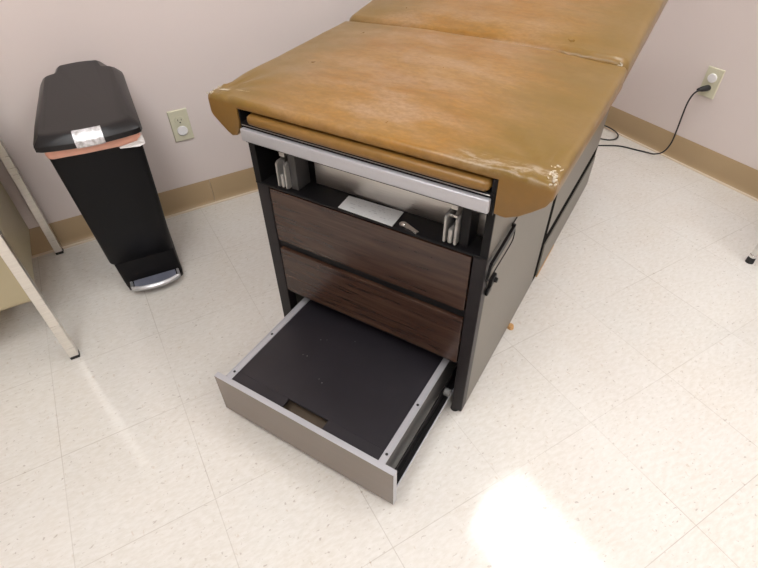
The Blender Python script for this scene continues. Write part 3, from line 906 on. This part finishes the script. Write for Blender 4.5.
# ------------------------------------------------------------------ power cord
cord = thing('power_cord', 'black power cord running from the right wall outlet to the table', 'power cord', (2.25, -0.30, 0.0))
def rel(p): return Vector(p) - Vector((2.25, -0.30, 0.0))
path = [(2.264, -0.447, 0.3355), (2.252, -0.441, 0.331), (2.243, -0.435, 0.315), (2.240, -0.430, 0.283), (2.243, -0.428, 0.235), (2.244, -0.430, 0.155), (2.240, -0.430, 0.095), (2.238, -0.412, 0.048),
        (2.245, -0.372, 0.018), (2.252, -0.330, 0.006), (2.235, -0.288, 0.004), (2.195, -0.216, 0.004), (2.110, -0.158, 0.004), (2.02, -0.09, 0.004), (1.96, 0.0, 0.004), (1.99, 0.07, 0.004), (2.08, -0.02, 0.004),
        (2.170, -0.108, 0.004), (2.205, -0.149, 0.004), (2.245, -0.160, 0.006), (2.275, -0.140, 0.012), (2.287, -0.095, 0.016), (2.285, -0.040, 0.016), (2.26, 0.01, 0.010), (2.18, 0.08, 0.004), (2.02, 0.16, 0.004), (1.80, 0.05, 0.004), (1.70, -0.02, 0.02), (1.66, -0.03, 0.06)]
bm = bmesh.new(); tube(bm, [rel(p) for p in spline(path, 8)], 0.0033, 8)
finish('cable', bm, m_cord, cord, smooth=80)
bm = bmesh.new()
pc = rel((2.306, -0.452, 0.3395))
rs = []
for dx, hw, hh in ((0.0, 0.013, 0.0115), (-0.012, 0.0135, 0.012), (-0.030, 0.011, 0.0105), (-0.044, 0.006, 0.006)):
    k = -dx / 0.044
    rs.append([pc + Vector((dx, hw * math.cos(2 * math.pi * i / 16) + 0.014 * k * k, hh * math.sin(2 * math.pi * i / 16) - 0.004 * k * k)) for i in range(16)])
rings(bm, rs); finish('plug', bm, m_cord, cord, smooth=50)

# ------------------------------------------------------------------ stool at the right edge (one leg in view)
stool = thing('stool', 'stool whose chrome leg with black rubber tip stands at the right edge', 'stool', (2.08, -1.215, 0.0))
for k, (dx, dy) in enumerate(((-0.183, 0.168), (0.16, 0.168), (-0.183, -0.16), (0.16, -0.16))):
    bm = bmesh.new(); cyl(bm, (dx, dy, 0.022), (dx * 0.96, dy * 0.96, 0.44), 0.0095, n=18); lg = finish('leg', bm, m_chrome, stool, smooth=50)
    bm = bmesh.new(); cyl(bm, (dx, dy, 0.0), (dx, dy, 0.024), 0.0135, 0.0120, n=18); finish('rubber_tip', bm, m_rubber, lg, smooth=50)
    bm = bmesh.new(); cyl(bm, (dx, dy, 0.0245), (dx, dy, 0.034), 0.0125, 0.0115, n=18); finish('ferrule', bm, m_chrome, lg, smooth=50)
bm = bmesh.new()
rings(bm, [[((r) * math.cos(2 * math.pi * i / 40), (r) * math.sin(2 * math.pi * i / 40), z) for i in range(40)] for r, z in ((0.19, 0.44), (0.20, 0.45), (0.205, 0.47), (0.195, 0.488), (0.15, 0.495))])
finish('seat', bm, m_seatblack, stool, smooth=50)

# ------------------------------------------------------------------ camera
cd = bpy.data.cameras.new('camera'); cam = bpy.data.objects.new('camera', cd); link(cam)
F = 500.0
cd.sensor_fit = 'HORIZONTAL'; cd.sensor_width = 36.0; cd.lens = F / 758 * 36.0
cd.clip_start = 0.02
w = Vector((2.24628102, -0.61352031, 0.25098915)); th = w.length
Rm = Matrix.Rotation(th, 3, w.normalized())
r0, r1, r2 = Rm[0], Rm[1], Rm[2]
mw = Matrix(((r0[0], -r1[0], -r2[0]), (r0[1], -r1[1], -r2[1]), (r0[2], -r1[2], -r2[2]))).to_4x4()
mw.translation = Vector((0.0832436996, -1.56933688, 1.16736941))
cam.matrix_world = mw
sc.camera = cam

# ------------------------------------------------------------------ world and view
wd = bpy.data.worlds.new('world'); sc.world = wd; wd.use_nodes = True
wd.node_tree.nodes['Background'].inputs[0].default_value = (0.9, 0.92, 1.0, 1); wd.node_tree.nodes['Background'].inputs[1].default_value = 0.3
sc.view_settings.view_transform = 'Standard'
sc.view_settings.look = 'None'
sc.view_settings.exposure = 0.0
sc.view_settings.gamma = 1.0
sc.view_settings.use_curve_mapping = False
sc.cycles.max_bounces = 10; sc.cycles.diffuse_bounces = 6; sc.cycles.glossy_bounces = 4
sc.cycles.use_denoising = True
sc.cycles.caustics_reflective = False; sc.cycles.caustics_refractive = False
